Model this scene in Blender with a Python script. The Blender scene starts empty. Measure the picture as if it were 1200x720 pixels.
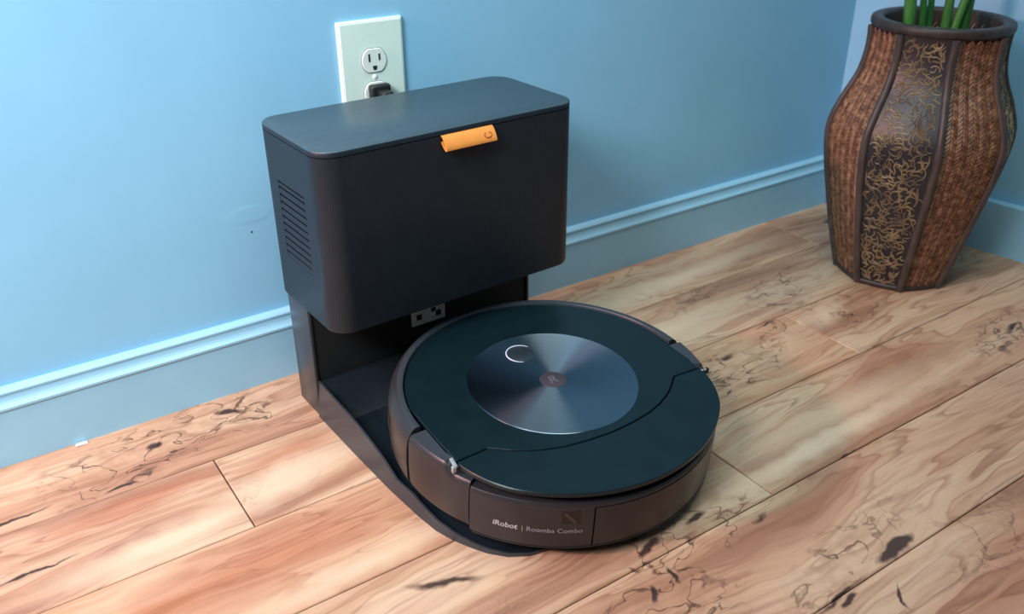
import bpy, bmesh, math, random
from mathutils import Vector, Matrix
random.seed(7)
S = bpy.context.scene
C = S.collection
PI = math.pi

# ------------------------------------------------------------------ camera
cam_d = bpy.data.cameras.new('camera')
cam = bpy.data.objects.new('camera', cam_d)
C.objects.link(cam)
cam_d.sensor_width = 36.0
cam_d.lens = 1057.513 / 1200 * 36
cam_d.clip_start = 0.02
_r = Vector((0.82733692, -0.56168539, -0.00481093))
_u = Vector((0.26835051, 0.38771482, 0.88185329))
_f = Vector((0.49345884, 0.7308808, -0.47149934))
cam.matrix_world = Matrix(((_r.x, _u.x, -_f.x, -0.12098668), (_r.y, _u.y, -_f.y, -0.95092555),
                           (_r.z, _u.z, -_f.z, 0.59975378), (0, 0, 0, 1)))
cam_d.dof.use_dof = True
cam_d.dof.focus_distance = 0.93
cam_d.dof.aperture_fstop = 6.3
S.camera = cam

# ------------------------------------------------------------------ world, lights, exposure
w = bpy.data.worlds.new('world')
S.world = w
w.use_nodes = True
w.node_tree.nodes['Background'].inputs[0].default_value = (0.30, 0.50, 0.62, 1)
w.node_tree.nodes['Background'].inputs[1].default_value = 0.10


def area_light(name, loc, target, size, power, color, size_y=None):
    d = bpy.data.lights.new(name, 'AREA')
    d.energy = power
    d.color = color
    d.size = size
    if size_y:
        d.shape = 'RECTANGLE'
        d.size_y = size_y
    o = bpy.data.objects.new(name, d)
    C.objects.link(o)
    o.location = loc
    o.rotation_euler = (Vector(target) - Vector(loc)).to_track_quat('-Z', 'Y').to_euler()
    return o


sp = bpy.data.lights.new('lamp_key', 'SPOT')
sp.energy = 108.0
sp.color = (0.80, 0.94, 1.0)
sp.spot_size = math.radians(69)
sp.spot_blend = 1.0
sp.shadow_soft_size = 0.26
spo = bpy.data.objects.new('lamp_key', sp)
C.objects.link(spo)
spo.location = (-0.72, -0.66, 1.15)
spo.rotation_euler = (Vector((0.12, 0.0, 0.16)) - spo.location).to_track_quat('-Z', 'Y').to_euler()
area_light('lamp_rose', (-1.30, -0.11, 0.94), (0.5, -0.30, 0.05), 0.14, 25.0, (1.0, 0.50, 0.48))
area_light('lamp_fill', (0.35, -0.55, 1.9), (0.40, -0.30, 0.0), 0.9, 17.0, (0.82, 1.0, 0.94))
S.view_settings.view_transform = 'Standard'
S.view_settings.look = 'None'
S.view_settings.exposure = 0.0
S.view_settings.gamma = 1.0
S.view_settings.use_curve_mapping = False


# ------------------------------------------------------------------ node helpers
def new_mat(name):
    m = bpy.data.materials.new(name)
    m.use_nodes = True
    nt = m.node_tree
    b = nt.nodes['Principled BSDF']
    return m, nt, b


def N(nt, typ, **kw):
    n = nt.nodes.new(typ)
    for k, v in kw.items():
        if k == 'ins':
            for kk, vv in v.items():
                if hasattr(vv, 'is_output'):
                    nt.links.new(vv, n.inputs[kk])
                else:
                    n.inputs[kk].default_value = vv
        else:
            setattr(n, k, v)
    return n


def mth(nt, op, a, b=0.0, clamp=False):
    n = nt.nodes.new('ShaderNodeMath')
    n.operation = op
    n.use_clamp = clamp
    for i, v in enumerate((a, b)):
        if hasattr(v, 'is_output'):
            nt.links.new(v, n.inputs[i])
        else:
            n.inputs[i].default_value = v
    return n.outputs[0]


def ramp(nt, fac, stops):
    n = nt.nodes.new('ShaderNodeValToRGB')
    el = n.color_ramp.elements
    while len(el) < len(stops):
        el.new(0.5)
    for e, (p, c) in zip(el, stops):
        e.position = p
        e.color = c if len(c) == 4 else (*c, 1)
    nt.links.new(fac, n.inputs[0])
    return n.outputs[0]


def mix(nt, fac, a, b, mode='MIX'):
    n = nt.nodes.new('ShaderNodeMix')
    n.data_type = 'RGBA'
    n.blend_type = mode
    n.clamp_factor = True
    for idx, v in ((0, fac), (6, a), (7, b)):
        if hasattr(v, 'is_output'):
            nt.links.new(v, n.inputs[idx])
        else:
            n.inputs[idx].default_value = v if idx == 0 else ((*v, 1) if len(v) == 3 else v)
    return n.outputs[2]


def bump(nt, bsdf, height, strength=0.3, dist=0.001):
    n = N(nt, 'ShaderNodeBump', ins={'Strength': strength, 'Distance': dist, 'Height': height})
    nt.links.new(n.outputs[0], bsdf.inputs['Normal'])
    return n


def plain(name, col, rough=0.5, metal=0.0, noise=0.06, scale=60.0, bump_s=0.0, spec=0.5, coat=0.0):
    """procedural plastic / paint: a little mottling in colour and roughness"""
    m, nt, b = new_mat(name)
    tc = N(nt, 'ShaderNodeTexCoord')
    n = N(nt, 'ShaderNodeTexNoise', ins={'Vector': tc.outputs['Object'], 'Scale': scale, 'Detail': 4.0})
    lo = tuple(c * (1 - noise) for c in col)
    hi = tuple(min(1, c * (1 + noise)) for c in col)
    nt.links.new(ramp(nt, n.outputs[0], [(0.3, lo), (0.7, hi)]), b.inputs['Base Color'])
    nt.links.new(mth(nt, 'MULTIPLY_ADD', n.outputs[0], 0.08), b.inputs['Roughness'])
    b.inputs['Roughness'].links[0].from_node.inputs[2].default_value = rough - 0.04
    b.inputs['Metallic'].default_value = metal
    b.inputs['Specular IOR Level'].default_value = spec
    b.inputs['Coat Weight'].default_value = coat
    if bump_s:
        n2 = N(nt, 'ShaderNodeTexNoise', ins={'Vector': tc.outputs['Object'], 'Scale': scale * 14, 'Detail': 2.0})
        bump(nt, b, n2.outputs[0], bump_s, 0.0004)
    return m


# ------------------------------------------------------------------ materials
def wood_material():
    m, nt, b = new_mat('spalted_maple_plank')
    geo = N(nt, 'ShaderNodeNewGeometry')
    P = geo.outputs['Position']
    seed = N(nt, 'ShaderNodeAttribute', attribute_type='OBJECT', attribute_name='seed')
    tone = N(nt, 'ShaderNodeAttribute', attribute_type='OBJECT', attribute_name='tone')
    off = N(nt, 'ShaderNodeCombineXYZ', ins={'X': mth(nt, 'MULTIPLY', seed.outputs['Fac'], 3.7),
                                             'Y': mth(nt, 'MULTIPLY', seed.outputs['Fac'], 1.9),
                                             'Z': mth(nt, 'MULTIPLY', seed.outputs['Fac'], 5.3)})
    Q = N(nt, 'ShaderNodeVectorMath', operation='ADD', ins={0: P, 1: off.outputs[0]}).outputs[0]
    # slow wander of the grain
    wob = N(nt, 'ShaderNodeTexNoise', ins={'Vector': N(nt, 'ShaderNodeMapping', ins={'Vector': Q, 'Scale': (3.2, 7.0, 3.0)}).outputs[0],
                                           'Scale': 1.0, 'Detail': 3.0, 'Roughness': 0.55})
    wv = N(nt, 'ShaderNodeVectorMath', operation='MULTIPLY_ADD', ins={0: wob.outputs['Color'], 1: (0.10, 0.075, 0.0), 2: Q}).outputs[0]

    def feat_mask(base, feats):
        acc = None
        for (x, y, deg, sx, sy, wgt) in feats:
            mp = N(nt, 'ShaderNodeMapping', vector_type='TEXTURE',
                   ins={'Vector': base, 'Location': (x, y, 0), 'Rotation': (0, 0, math.radians(deg)), 'Scale': (sx, sy, 1.0)})
            g = N(nt, 'ShaderNodeTexGradient', gradient_type='SPHERICAL', ins={'Vector': mp.outputs[0]})
            v = mth(nt, 'MULTIPLY', g.outputs['Fac'], wgt)
            acc = v if acc is None else mth(nt, 'MAXIMUM', acc, v)
        return acc
    # world coordinates, roughened, for marks that sit at one place in the floor
    rn = N(nt, 'ShaderNodeTexNoise', ins={'Vector': P, 'Scale': 38.0, 'Detail': 3.0})
    Pw = N(nt, 'ShaderNodeVectorMath', operation='MULTIPLY_ADD', ins={0: rn.outputs['Color'], 1: (0.03, 0.016, 0.0), 2: P}).outputs[0]
    Pw = N(nt, 'ShaderNodeVectorMath', operation='SUBTRACT', ins={0: Pw, 1: (0.015, 0.008, P_Z0)}).outputs[0]
    Pf = N(nt, 'ShaderNodeVectorMath', operation='MULTIPLY', ins={0: Pw, 1: (1, 1, 0)}).outputs[0]
    spalt = feat_mask(Pf, SPALT)
    dark = feat_mask(Pf, KNOTS)
    pale = feat_mask(Pf, PALE)
    rosy = feat_mask(Pf, ROSY)
    # broad figure: cathedral bands
    band = N(nt, 'ShaderNodeTexNoise', ins={'Vector': N(nt, 'ShaderNodeMapping', ins={'Vector': wv, 'Scale': (2.4, 17.0, 1.0)}).outputs[0],
                                            'Scale': 1.0, 'Detail': 3.0, 'Roughness': 0.5, 'Distortion': 0.35})
    base = ramp(nt, band.outputs[0], [(0.30, (0.36, 0.18, 0.11)), (0.43, (0.57, 0.33, 0.205)), (0.52, (0.70, 0.46, 0.290)),
                                      (0.60, (0.78, 0.56, 0.37)), (0.74, (0.55, 0.31, 0.195))])
    # growth lines: iso-lines of the same field
    rings = mth(nt, 'FRACT', mth(nt, 'MULTIPLY', band.outputs[0], 13.0))
    ringl = ramp(nt, rings, [(0.0, (0, 0, 0)), (0.62, (0.0, 0.0, 0.0)), (0.93, (1, 1, 1)), (1.0, (0, 0, 0))])
    rmask = N(nt, 'ShaderNodeTexNoise', ins={'Vector': N(nt, 'ShaderNodeMapping', ins={'Vector': Q, 'Scale': (3.5, 12.0, 1.0)}).outputs[0], 'Scale': 1.0, 'Detail': 2.0})
    rfac = mth(nt, 'MULTIPLY', ringl, mth(nt, 'MULTIPLY', mth(nt, 'SUBTRACT', rmask.outputs[0], 0.31, True), 3.5, True))
    col = mix(nt, mth(nt, 'MULTIPLY', rfac, 0.68), base, (0.32, 0.14, 0.08))
    # fine pores along the board
    fine = N(nt, 'ShaderNodeTexNoise', ins={'Vector': N(nt, 'ShaderNodeMapping', ins={'Vector': wv, 'Scale': (11.0, 190.0, 1.0)}).outputs[0], 'Scale': 1.0, 'Detail': 3.0})
    col = mix(nt, 0.55, col, ramp(nt, fine.outputs[0], [(0.30, (0.66, 0.60, 0.56)), (0.55, (1.0, 1.0, 1.0)), (0.8, (1.08, 1.08, 1.06))]), 'MULTIPLY')
    # tone of each board, rosy and pale patches
    col = mix(nt, mth(nt, 'MULTIPLY', tone.outputs['Fac'], 1.0), col, (0.66, 0.32, 0.15))
    col = mix(nt, mth(nt, 'MULTIPLY', rosy, 0.75, True), col, mix(nt, 0.8, col, (0.72, 0.44, 0.36), 'MULTIPLY'))
    col = mix(nt, mth(nt, 'MULTIPLY', pale, 0.8, True), col, (0.82, 0.60, 0.40))
    # spalting: thin wandering dark lines
    sl = N(nt, 'ShaderNodeTexNoise', ins={'Vector': N(nt, 'ShaderNodeMapping', ins={'Vector': Pw, 'Scale': (17.0, 30.0, 1.0)}).outputs[0],
                                          'Scale': 1.0, 'Detail': 2.5, 'Roughness': 0.55, 'Distortion': 0.8})
    iso = mth(nt, 'ABSOLUTE', mth(nt, 'SUBTRACT', sl.outputs[0], 0.5))
    brk = N(nt, 'ShaderNodeTexNoise', ins={'Vector': P, 'Scale': 55.0, 'Detail': 2.0})
    width = mth(nt, 'MULTIPLY', brk.outputs[0], 0.085)
    line = mth(nt, 'SUBTRACT', 1.0, mth(nt, 'DIVIDE', iso, mth(nt, 'MAXIMUM', mth(nt, 'SUBTRACT', width, 0.018), 0.001)), True)
    glob = N(nt, 'ShaderNodeTexNoise', ins={'Vector': N(nt, 'ShaderNodeMapping', ins={'Vector': Q, 'Scale': (5.0, 13.0, 1.0)}).outputs[0], 'Scale': 1.0, 'Detail': 2.0})
    gm = mth(nt, 'MULTIPLY', mth(nt, 'SUBTRACT', glob.outputs[0], 0.60, True), 7.0, True)
    smask = mth(nt, 'MAXIMUM', mth(nt, 'MULTIPLY', spalt, 2.6, True), mth(nt, 'MULTIPLY', gm, 0.55))
    col = mix(nt, mth(nt, 'MULTIPLY', mth(nt, 'MULTIPLY', line, smask), 0.95), col, (0.05, 0.026, 0.022))
    # brown halo round the spalting
    halo = mth(nt, 'MULTIPLY', smask, mth(nt, 'SUBTRACT', brk.outputs[0], 0.40, True), True)
    col = mix(nt, mth(nt, 'MULTIPLY', halo, 1.3, True), col, (0.36, 0.18, 0.10))
    # solid knots and cracks
    kd = mth(nt, 'MULTIPLY', mth(nt, 'SUBTRACT', mth(nt, 'ADD', dark, mth(nt, 'MULTIPLY', sl.outputs[0], 0.35)), 0.52, True), 4.0, True)
    col = mix(nt, mth(nt, 'MULTIPLY', kd, 0.94), col, (0.045, 0.024, 0.022))
    col = mix(nt, 1.0, col, (0.84, 0.80, 0.83), 'MULTIPLY')
    nt.links.new(col, b.inputs['Base Color'])
    b.inputs['Roughness'].default_value = 0.48
    b.inputs['Specular IOR Level'].default_value = 0.28
    bump(nt, b, fine.outputs[0], 0.12, 0.0005)
    return m


P_Z0 = 0.0
# marks in the floor: x, y, turn (deg), half length, half width, strength
SPALT = [(0.0, -0.066, 8, 0.13, 0.05, 1.0), (0.09, -0.055, -20, 0.075, 0.05, 1.0), (-0.03, -0.105, 8, 0.09, 0.018, 0.9),
         (0.325, -0.525, 30, 0.10, 0.05, 1.0), (0.42, -0.50, 20, 0.07, 0.035, 0.9), (0.30, -0.57, 0, 0.09, 0.05, 0.8),
         (0.645, -0.315, 10, 0.10, 0.05, 1.0), (0.86, -0.20, 25, 0.12, 0.055, 0.55), (0.79, -0.275, 12, 0.10, 0.03, 0.6),
         (1.01, -0.455, 10, 0.10, 0.035, 0.9), (1.12, -0.07, 0, 0.08, 0.03, 0.8), (0.90, -0.30, 15, 0.10, 0.05, 0.5),
         (0.48, -0.60, 10, 0.16, 0.03, 0.45), (0.62, -0.66, 10, 0.1, 0.05, 0.35), (0.74, -0.15, 10, 0.1, 0.03, 0.4)]
KNOTS = [(0.535, -0.623, 4, 0.05, 0.014, 1.0), (0.44, -0.632, 5, 0.08, 0.006, 0.75), (0.16, -0.420, -24, 0.085, 0.011, 0.72),
         (0.345, -0.492, 20, 0.035, 0.010, 0.95), (0.405, -0.487, 12, 0.035, 0.008, 0.8), (0.31, -0.535, 70, 0.022, 0.007, 0.9),
         (0.335, -0.53, 80, 0.02, 0.006, 0.9), (0.445, -0.64, 6, 0.03, 0.006, 0.85), (0.485, -0.665, 60, 0.03, 0.005, 0.8),
         (0.0, -0.064, 15, 0.025, 0.012, 0.8), (0.092, -0.045, -25, 0.03, 0.009, 0.9), (-0.14, -0.109, 2, 0.075, 0.005, 0.75),
         (-0.14, -0.197, 2, 0.07, 0.004, 0.85), (-0.045, -0.118, 5, 0.03, 0.006, 0.75), (0.76, -0.259, 8, 0.05, 0.006, 0.7),
         (0.655, -0.292, 5, 0.022, 0.012, 0.75), (0.60, -0.348, 20, 0.02, 0.006, 0.7), (1.13, -0.072, 0, 0.05, 0.008, 0.7),
         (1.03, -0.452, 8, 0.035, 0.008, 0.8), (0.615, -0.505, 8, 0.05, 0.003, 0.6), (0.46, -0.52, 10, 0.03, 0.008, 0.62)]
PALE = [(0.10, -0.20, 10, 0.10, 0.035, 1.80), (-0.02, -0.225, 3, 0.16, 0.028, 1.60), (0.68, -0.445, 2, 0.25, 0.03, 1.00), (0.62, -0.475, 2, 0.3, 0.02, 1.60),
        (0.70, -0.09, 3, 0.35, 0.028, 1.60), (0.85, -0.285, 18, 0.07, 0.03, 1.40), (0.63, -0.20, 4, 0.2, 0.04, 1.40), (0.12, -0.36, 3, 0.22, 0.02, 1.20)]
ROSY = [(0.05, -0.30, 4, 0.22, 0.05, 1.60), (0.12, -0.16, 8, 0.10, 0.03, 1.60), (-0.05, -0.155, 3, 0.14, 0.025, 2.00), (0.6, -0.70, 8, 0.25, 0.06, 1.10),
        (0.80, -0.55, 5, 0.22, 0.05, 0.8), (0.82, -0.42, 5, 0.12, 0.04, 0.70), (0.3, -0.6, 5, 0.12, 0.05, 1.00), (-0.05, -0.31, 3, 0.12, 0.03, 1.60)]

WOOD = wood_material()


def wall_material(name, col):
    m, nt, b = new_mat(name)
    tc = N(nt, 'ShaderNodeTexCoord')
    n = N(nt, 'ShaderNodeTexNoise', ins={'Vector': tc.outputs['Object'], 'Scale': 9.0, 'Detail': 5.0})
    nt.links.new(ramp(nt, n.outputs[0], [(0.3, tuple(c * 0.97 for c in col)), (0.7, tuple(c * 1.03 for c in col))]), b.inputs['Base Color'])
    b.inputs['Roughness'].default_value = 0.55
    b.inputs['Specular IOR Level'].default_value = 0.3
    n2 = N(nt, 'ShaderNodeTexNoise', ins={'Vector': tc.outputs['Object'], 'Scale': 160.0, 'Detail': 3.0})
    # a filled patch that stands a touch proud of the paint
    mp = N(nt, 'ShaderNodeMapping', vector_type='TEXTURE', ins={'Vector': tc.outputs['Object'], 'Location': (0.165, 0.0, 0.213), 'Scale': (0.03, 1.0, 0.012)})
    g = N(nt, 'ShaderNodeTexGradient', gradient_type='SPHERICAL', ins={'Vector': mp.outputs[0]})
    h = mth(nt, 'ADD', mth(nt, 'MULTIPLY', n2.outputs[0], 0.25), mth(nt, 'MULTIPLY', mth(nt, 'MULTIPLY', g.outputs['Fac'], 3.0, True), 0.7))
    bump(nt, b, h, 0.25, 0.0012)
    return m


PAINT = wall_material('pale_blue_paint', (0.285, 0.575, 0.80))
TRIM = plain('blue_trim_paint', (0.33, 0.60, 0.79), 0.38, noise=0.03, scale=20, bump_s=0.03)
IVORY = plain('ivory_plastic', (0.76, 0.90, 0.82), 0.35, noise=0.02, scale=30)
WHITEP = plain('white_plastic', (0.80, 0.84, 0.80), 0.3, noise=0.02, scale=30)
SLOT = plain('slot_dark', (0.02, 0.02, 0.02), 0.6)
BLACK = plain('black_rubber', (0.012, 0.012, 0.014), 0.42)
CAVITY = plain('matt_black_plastic', (0.008, 0.008, 0.009), 0.75)
DOCKP = plain('charcoal_dock_plastic', (0.032, 0.038, 0.045), 0.30, noise=0.08, scale=90, bump_s=0.10)
LID_LIT = plain('charcoal_lid_lit_top', (0.045, 0.075, 0.098), 0.40, noise=0.06, scale=120, bump_s=0.12)  # bluish light falling on the lid top is put into this colour
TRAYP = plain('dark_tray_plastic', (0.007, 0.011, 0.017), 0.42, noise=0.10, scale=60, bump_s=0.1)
ORANGE = plain('orange_silicone', (0.86, 0.30, 0.055), 0.5, noise=0.05, scale=80)
ORANGE_D = plain('dark_orange_mark', (0.45, 0.10, 0.03), 0.5)
MARKER = plain('pale_marker_card', (0.66, 0.76, 0.74), 0.6)
SHELL = plain('taupe_metallic_shell', (0.042, 0.039, 0.042), 0.34, metal=0.45, noise=0.05, scale=200, bump_s=0.05)
SHELLTOP = plain('slate_shell_top', (0.035, 0.040, 0.050), 0.36, noise=0.05, scale=150)
CORE = plain('robot_underbody_black', (0.006, 0.006, 0.007), 0.6)
GLOSS = plain('teal_black_lid', (0.004, 0.012, 0.016), 0.30, noise=0.10, scale=40, spec=0.35)
LATCH = plain('pale_latch_metal', (0.55, 0.56, 0.56), 0.35, metal=0.6)
PRINT = plain('pale_grey_print', (0.30, 0.29, 0.30), 0.5)
PRINTB = plain('bright_grey_print', (0.42, 0.41, 0.42), 0.5)
ICON = plain('brown_sticker', (0.012, 0.007, 0.006), 0.5)
ICON2 = plain('brown_sticker_light', (0.055, 0.036, 0.030), 0.4)
LOGO = plain('matt_logo_plate', (0.060, 0.045, 0.055), 0.5, metal=0.3)
LOGO2 = plain('logo_mark', (0.13, 0.11, 0.13), 0.4, metal=0.3)
BUTTON = plain('dark_button', (0.018, 0.026, 0.034), 0.35)


def ribbed_material():
    m, nt, b = new_mat('ribbed_bin_plastic')
    tc = N(nt, 'ShaderNodeTexCoord')
    wv = N(nt, 'ShaderNodeTexWave', wave_type='BANDS', bands_direction='X', ins={'Vector': tc.outputs['Object'], 'Scale': 150.0})
    n = N(nt, 'ShaderNodeTexNoise', ins={'Vector': tc.outputs['Object'], 'Scale': 40.0, 'Detail': 3.0})
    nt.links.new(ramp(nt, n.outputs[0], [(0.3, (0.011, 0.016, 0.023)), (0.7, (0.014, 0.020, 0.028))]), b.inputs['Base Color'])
    b.inputs['Roughness'].default_value = 0.40
    b.inputs['Specular IOR Level'].default_value = 0.27
    bump(nt, b, wv.outputs['Fac'], 0.25, 0.0005)
    return m


RIBBED = ribbed_material()


def brushed_material():
    m, nt, b = new_mat('radially_brushed_metal')
    tc = N(nt, 'ShaderNodeTexCoord')
    sx = N(nt, 'ShaderNodeSeparateXYZ', ins={'Vector': tc.outputs['Object']})
    r = mth(nt, 'SQRT', mth(nt, 'ADD', mth(nt, 'MULTIPLY', sx.outputs[0], sx.outputs[0]), mth(nt, 'MULTIPLY', sx.outputs[1], sx.outputs[1])))
    n = N(nt, 'ShaderNodeTexNoise', noise_dimensions='1D', ins={'W': r, 'Scale': 1400.0, 'Detail': 2.0})
    nt.links.new(ramp(nt, n.outputs[0], [(0.3, (0.21, 0.245, 0.30)), (0.7, (0.27, 0.31, 0.37))]), b.inputs['Base Color'])
    b.inputs['Metallic'].default_value = 1.0
    b.inputs['Roughness'].default_value = 0.30
    b.inputs['Anisotropic'].default_value = 0.92
    b.inputs['Anisotropic Rotation'].default_value = 0.25
    t = N(nt, 'ShaderNodeTangent', direction_type='RADIAL', axis='Z')
    nt.links.new(t.outputs[0], b.inputs['Tangent'])
    return m


BRUSHED = brushed_material()


def led_material():
    m, nt, b = new_mat('white_led_ring')
    b.inputs['Base Color'].default_value = (0.5, 0.5, 0.6, 1)
    b.inputs['Emission Color'].default_value = (0.72, 0.74, 1.0, 1)
    b.inputs['Emission Strength'].default_value = 0.30
    return m


LED = led_material()


def varied(name, stops, scale, rough=0.55, stretch=(1, 1, 1), spec=0.4, bump_s=0.2):
    m, nt, b = new_mat(name)
    tc = N(nt, 'ShaderNodeTexCoord')
    mp = N(nt, 'ShaderNodeMapping', ins={'Vector': tc.outputs['Object'], 'Scale': stretch})
    n = N(nt, 'ShaderNodeTexNoise', ins={'Vector': mp.outputs[0], 'Scale': scale, 'Detail': 4.0})
    nt.links.new(ramp(nt, n.outputs[0], stops), b.inputs['Base Color'])
    b.inputs['Roughness'].default_value = rough
    b.inputs['Specular IOR Level'].default_value = spec
    if bump_s:
        bump(nt, b, n.outputs[0], bump_s, 0.0006)
    return m


WEAVE = varied('woven_brown_cane', [(0.30, (0.065, 0.028, 0.014)), (0.5, (0.18, 0.082, 0.042)), (0.72, (0.34, 0.185, 0.10))], 130, 0.45)
WEAVEBACK = plain('weave_backing', (0.035, 0.014, 0.008), 0.7)
SCROLLBACK = plain('dark_scroll_panel', (0.015, 0.016, 0.021), 0.38, noise=0.3, scale=50)
SCROLL = varied('gilded_scroll', [(0.35, (0.10, 0.075, 0.055)), (0.5, (0.22, 0.155, 0.085)), (0.68, (0.36, 0.27, 0.14))], 26, 0.38)
RIBW = varied('dark_bent_wood', [(0.3, (0.045, 0.034, 0.031)), (0.7, (0.085, 0.066, 0.060))], 40, 0.42, (4, 4, 1))
RIMW = varied('dark_rim_wood', [(0.3, (0.028, 0.022, 0.020)), (0.7, (0.050, 0.040, 0.037))], 40, 0.45, (4, 4, 1))
SOIL = varied('dark_moss', [(0.35, (0.012, 0.014, 0.008)), (0.6, (0.04, 0.045, 0.022)), (0.8, (0.10, 0.10, 0.06))], 120, 0.9)
LEAF = varied('green_stem', [(0.3, (0.03, 0.13, 0.028)), (0.7, (0.075, 0.27, 0.06))], 25, 0.4, (6, 6, 1))
STRAW = plain('dry_straw', (0.42, 0.36, 0.24), 0.7)
CHIP = plain('white_paint_chip', (0.8, 0.85, 0.85), 0.6)


# ------------------------------------------------------------------ mesh helpers
def link(name, mesh, mat=None, parent=None, smooth=False):
    o = bpy.data.objects.new(name, mesh)
    C.objects.link(o)
    if mat:
        mesh.materials.append(mat)
    if parent:
        o.parent = parent
    if smooth:
        for p in mesh.polygons:
            p.use_smooth = True
    return o


def obj(name, bm, mat=None, parent=None, smooth=False, angle=35):
    me = bpy.data.meshes.new(name)
    bmesh.ops.recalc_face_normals(bm, faces=bm.faces)
    bm.to_mesh(me)
    bm.free()
    o = link(name, me, mat, parent, smooth)
    if smooth:
        try:
            me.set_sharp_from_angle(angle=math.radians(angle))
        except Exception:
            pass
    return o


def empty(name, label, cat, loc=(0, 0, 0), group=None):
    o = bpy.data.objects.new(name, None)
    C.objects.link(o)
    o.empty_display_size = 0.05
    o.location = loc
    o['label'] = label
    o['category'] = cat
    if group:
        o['group'] = group
    return o


def tag(o, label, cat, group=None):
    o['label'] = label
    o['category'] = cat
    if group:
        o['group'] = group
    return o


def structure(o):
    o['kind'] = 'structure'
    return o


def stuff(o):
    o['kind'] = 'stuff'
    return o


def add_box(bm, x0, x1, y0, y1, z0, z1, bev=0.0, seg=2):
    r = bmesh.ops.create_cube(bm, size=1.0)
    vs = r['verts']
    bmesh.ops.scale(bm, vec=(x1 - x0, y1 - y0, z1 - z0), verts=vs)
    bmesh.ops.translate(bm, vec=((x0 + x1) / 2, (y0 + y1) / 2, (z0 + z1) / 2), verts=vs)
    if bev:
        es = list({e for v in vs for e in v.link_edges})
        bmesh.ops.bevel(bm, geom=es, offset=bev, segments=seg, affect='EDGES', profile=0.5)


def box(name, x0, x1, y0, y1, z0, z1, mat, parent=None, bev=0.0, seg=2, smooth=False):
    bm = bmesh.new()
    add_box(bm, x0, x1, y0, y1, z0, z1, bev, seg)
    return obj(name, bm, mat, parent, smooth or bev > 0)


def extrude_poly(bm, pts, z0, z1, bev=0.0):
    """closed outline in XY, raised from z0 to z1, top rim bevelled"""
    n = len(pts)
    if bev:
        cx = sum(p[0] for p in pts) / n
        cy = sum(p[1] for p in pts) / n
        a = sum(pts[i][0] * pts[(i + 1) % n][1] - pts[(i + 1) % n][0] * pts[i][1] for i in range(n))
        sg = 1 if a > 0 else -1
        ins = []
        for i in range(n):
            p0, p1, p2 = Vector(pts[i - 1]), Vector(pts[i]), Vector(pts[(i + 1) % n])
            d1 = (p1 - p0).normalized()
            d2 = (p2 - p1).normalized()
            t = d1 + d2
            t = t.normalized() if t.length > 1e-6 else d1
            nrm = Vector((-t.y, t.x)) * sg
            k = 1.0 / max(0.5, abs(Vector((-d1.y, d1.x)).dot(Vector((-t.y, t.x)))))
            ins.append(p1 + nrm * bev * k)
        rings = [[(p[0], p[1], z0) for p in pts], [(p[0], p[1], z1 - bev) for p in pts], [(p.x, p.y, z1) for p in ins]]
    else:
        rings = [[(p[0], p[1], z0) for p in pts], [(p[0], p[1], z1) for p in pts]]
    vr = [[bm.verts.new(c) for c in r] for r in rings]
    for a, b in zip(vr, vr[1:]):
        for i in range(n):
            bm.faces.new((a[i], a[(i + 1) % n], b[(i + 1) % n], b[i]))
    bm.faces.new(vr[-1])
    bm.faces.new(list(reversed(vr[0])))


def add_lathe(bm, prof, n=64, cap0=True, cap1=True):
    rings = []
    for r, z in prof:
        rings.append([bm.verts.new((r * math.cos(2 * PI * i / n), r * math.sin(2 * PI * i / n), z)) for i in range(n)])
    for a, b in zip(rings, rings[1:]):
        for i in range(n):
            bm.faces.new((a[i], a[(i + 1) % n], b[(i + 1) % n], b[i]))
    if cap0:
        bm.faces.new(list(reversed(rings[0])))
    if cap1:
        bm.faces.new(rings[-1])


def add_sector(bm, prof, a0, a1, step=2.0):
    """closed profile (r, z) swept between two angles (deg), ends capped; prof may be a function of the angle"""
    n = max(2, int(abs(a1 - a0) / step) + 1)
    rings = []
    for k in range(n):
        a = a0 + (a1 - a0) * k / (n - 1)
        pr = prof(a) if callable(prof) else prof
        ca, sa = math.cos(math.radians(a)), math.sin(math.radians(a))
        rings.append([bm.verts.new((r * ca, r * sa, z)) for r, z in pr])
    m = len(rings[0])
    for p, q in zip(rings, rings[1:]):
        for i in range(m):
            bm.faces.new((p[i], p[(i + 1) % m], q[(i + 1) % m], q[i]))
    bm.faces.new(rings[0])
    bm.faces.new(list(reversed(rings[-1])))


def add_tube(bm, pts, rad, sides=8, cap=True):
    pts = [Vector(p) for p in pts]
    n = len(pts)
    rads = rad if isinstance(rad, (list, tuple)) else [rad] * n
    t0 = (pts[1] - pts[0]).normalized()
    s = t0.cross(Vector((0.13, 0.21, 0.97)) if abs(t0.z) < 0.9 else Vector((1, 0.1, 0))).normalized()
    rings = []
    for i in range(n):
        t = (pts[min(i + 1, n - 1)] - pts[max(i - 1, 0)]).normalized()
        s = (s - t * s.dot(t)).normalized()
        q = s.cross(t)
        rings.append([bm.verts.new(pts[i] + (s * math.cos(2 * PI * k / sides) + q * math.sin(2 * PI * k / sides)) * rads[i]) for k in range(sides)])
    for a, b in zip(rings, rings[1:]):
        for k in range(sides):
            bm.faces.new((a[k], a[(k + 1) % sides], b[(k + 1) % sides], b[k]))
    if cap:
        bm.faces.new(list(reversed(rings[0])))
        bm.faces.new(rings[-1])


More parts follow.
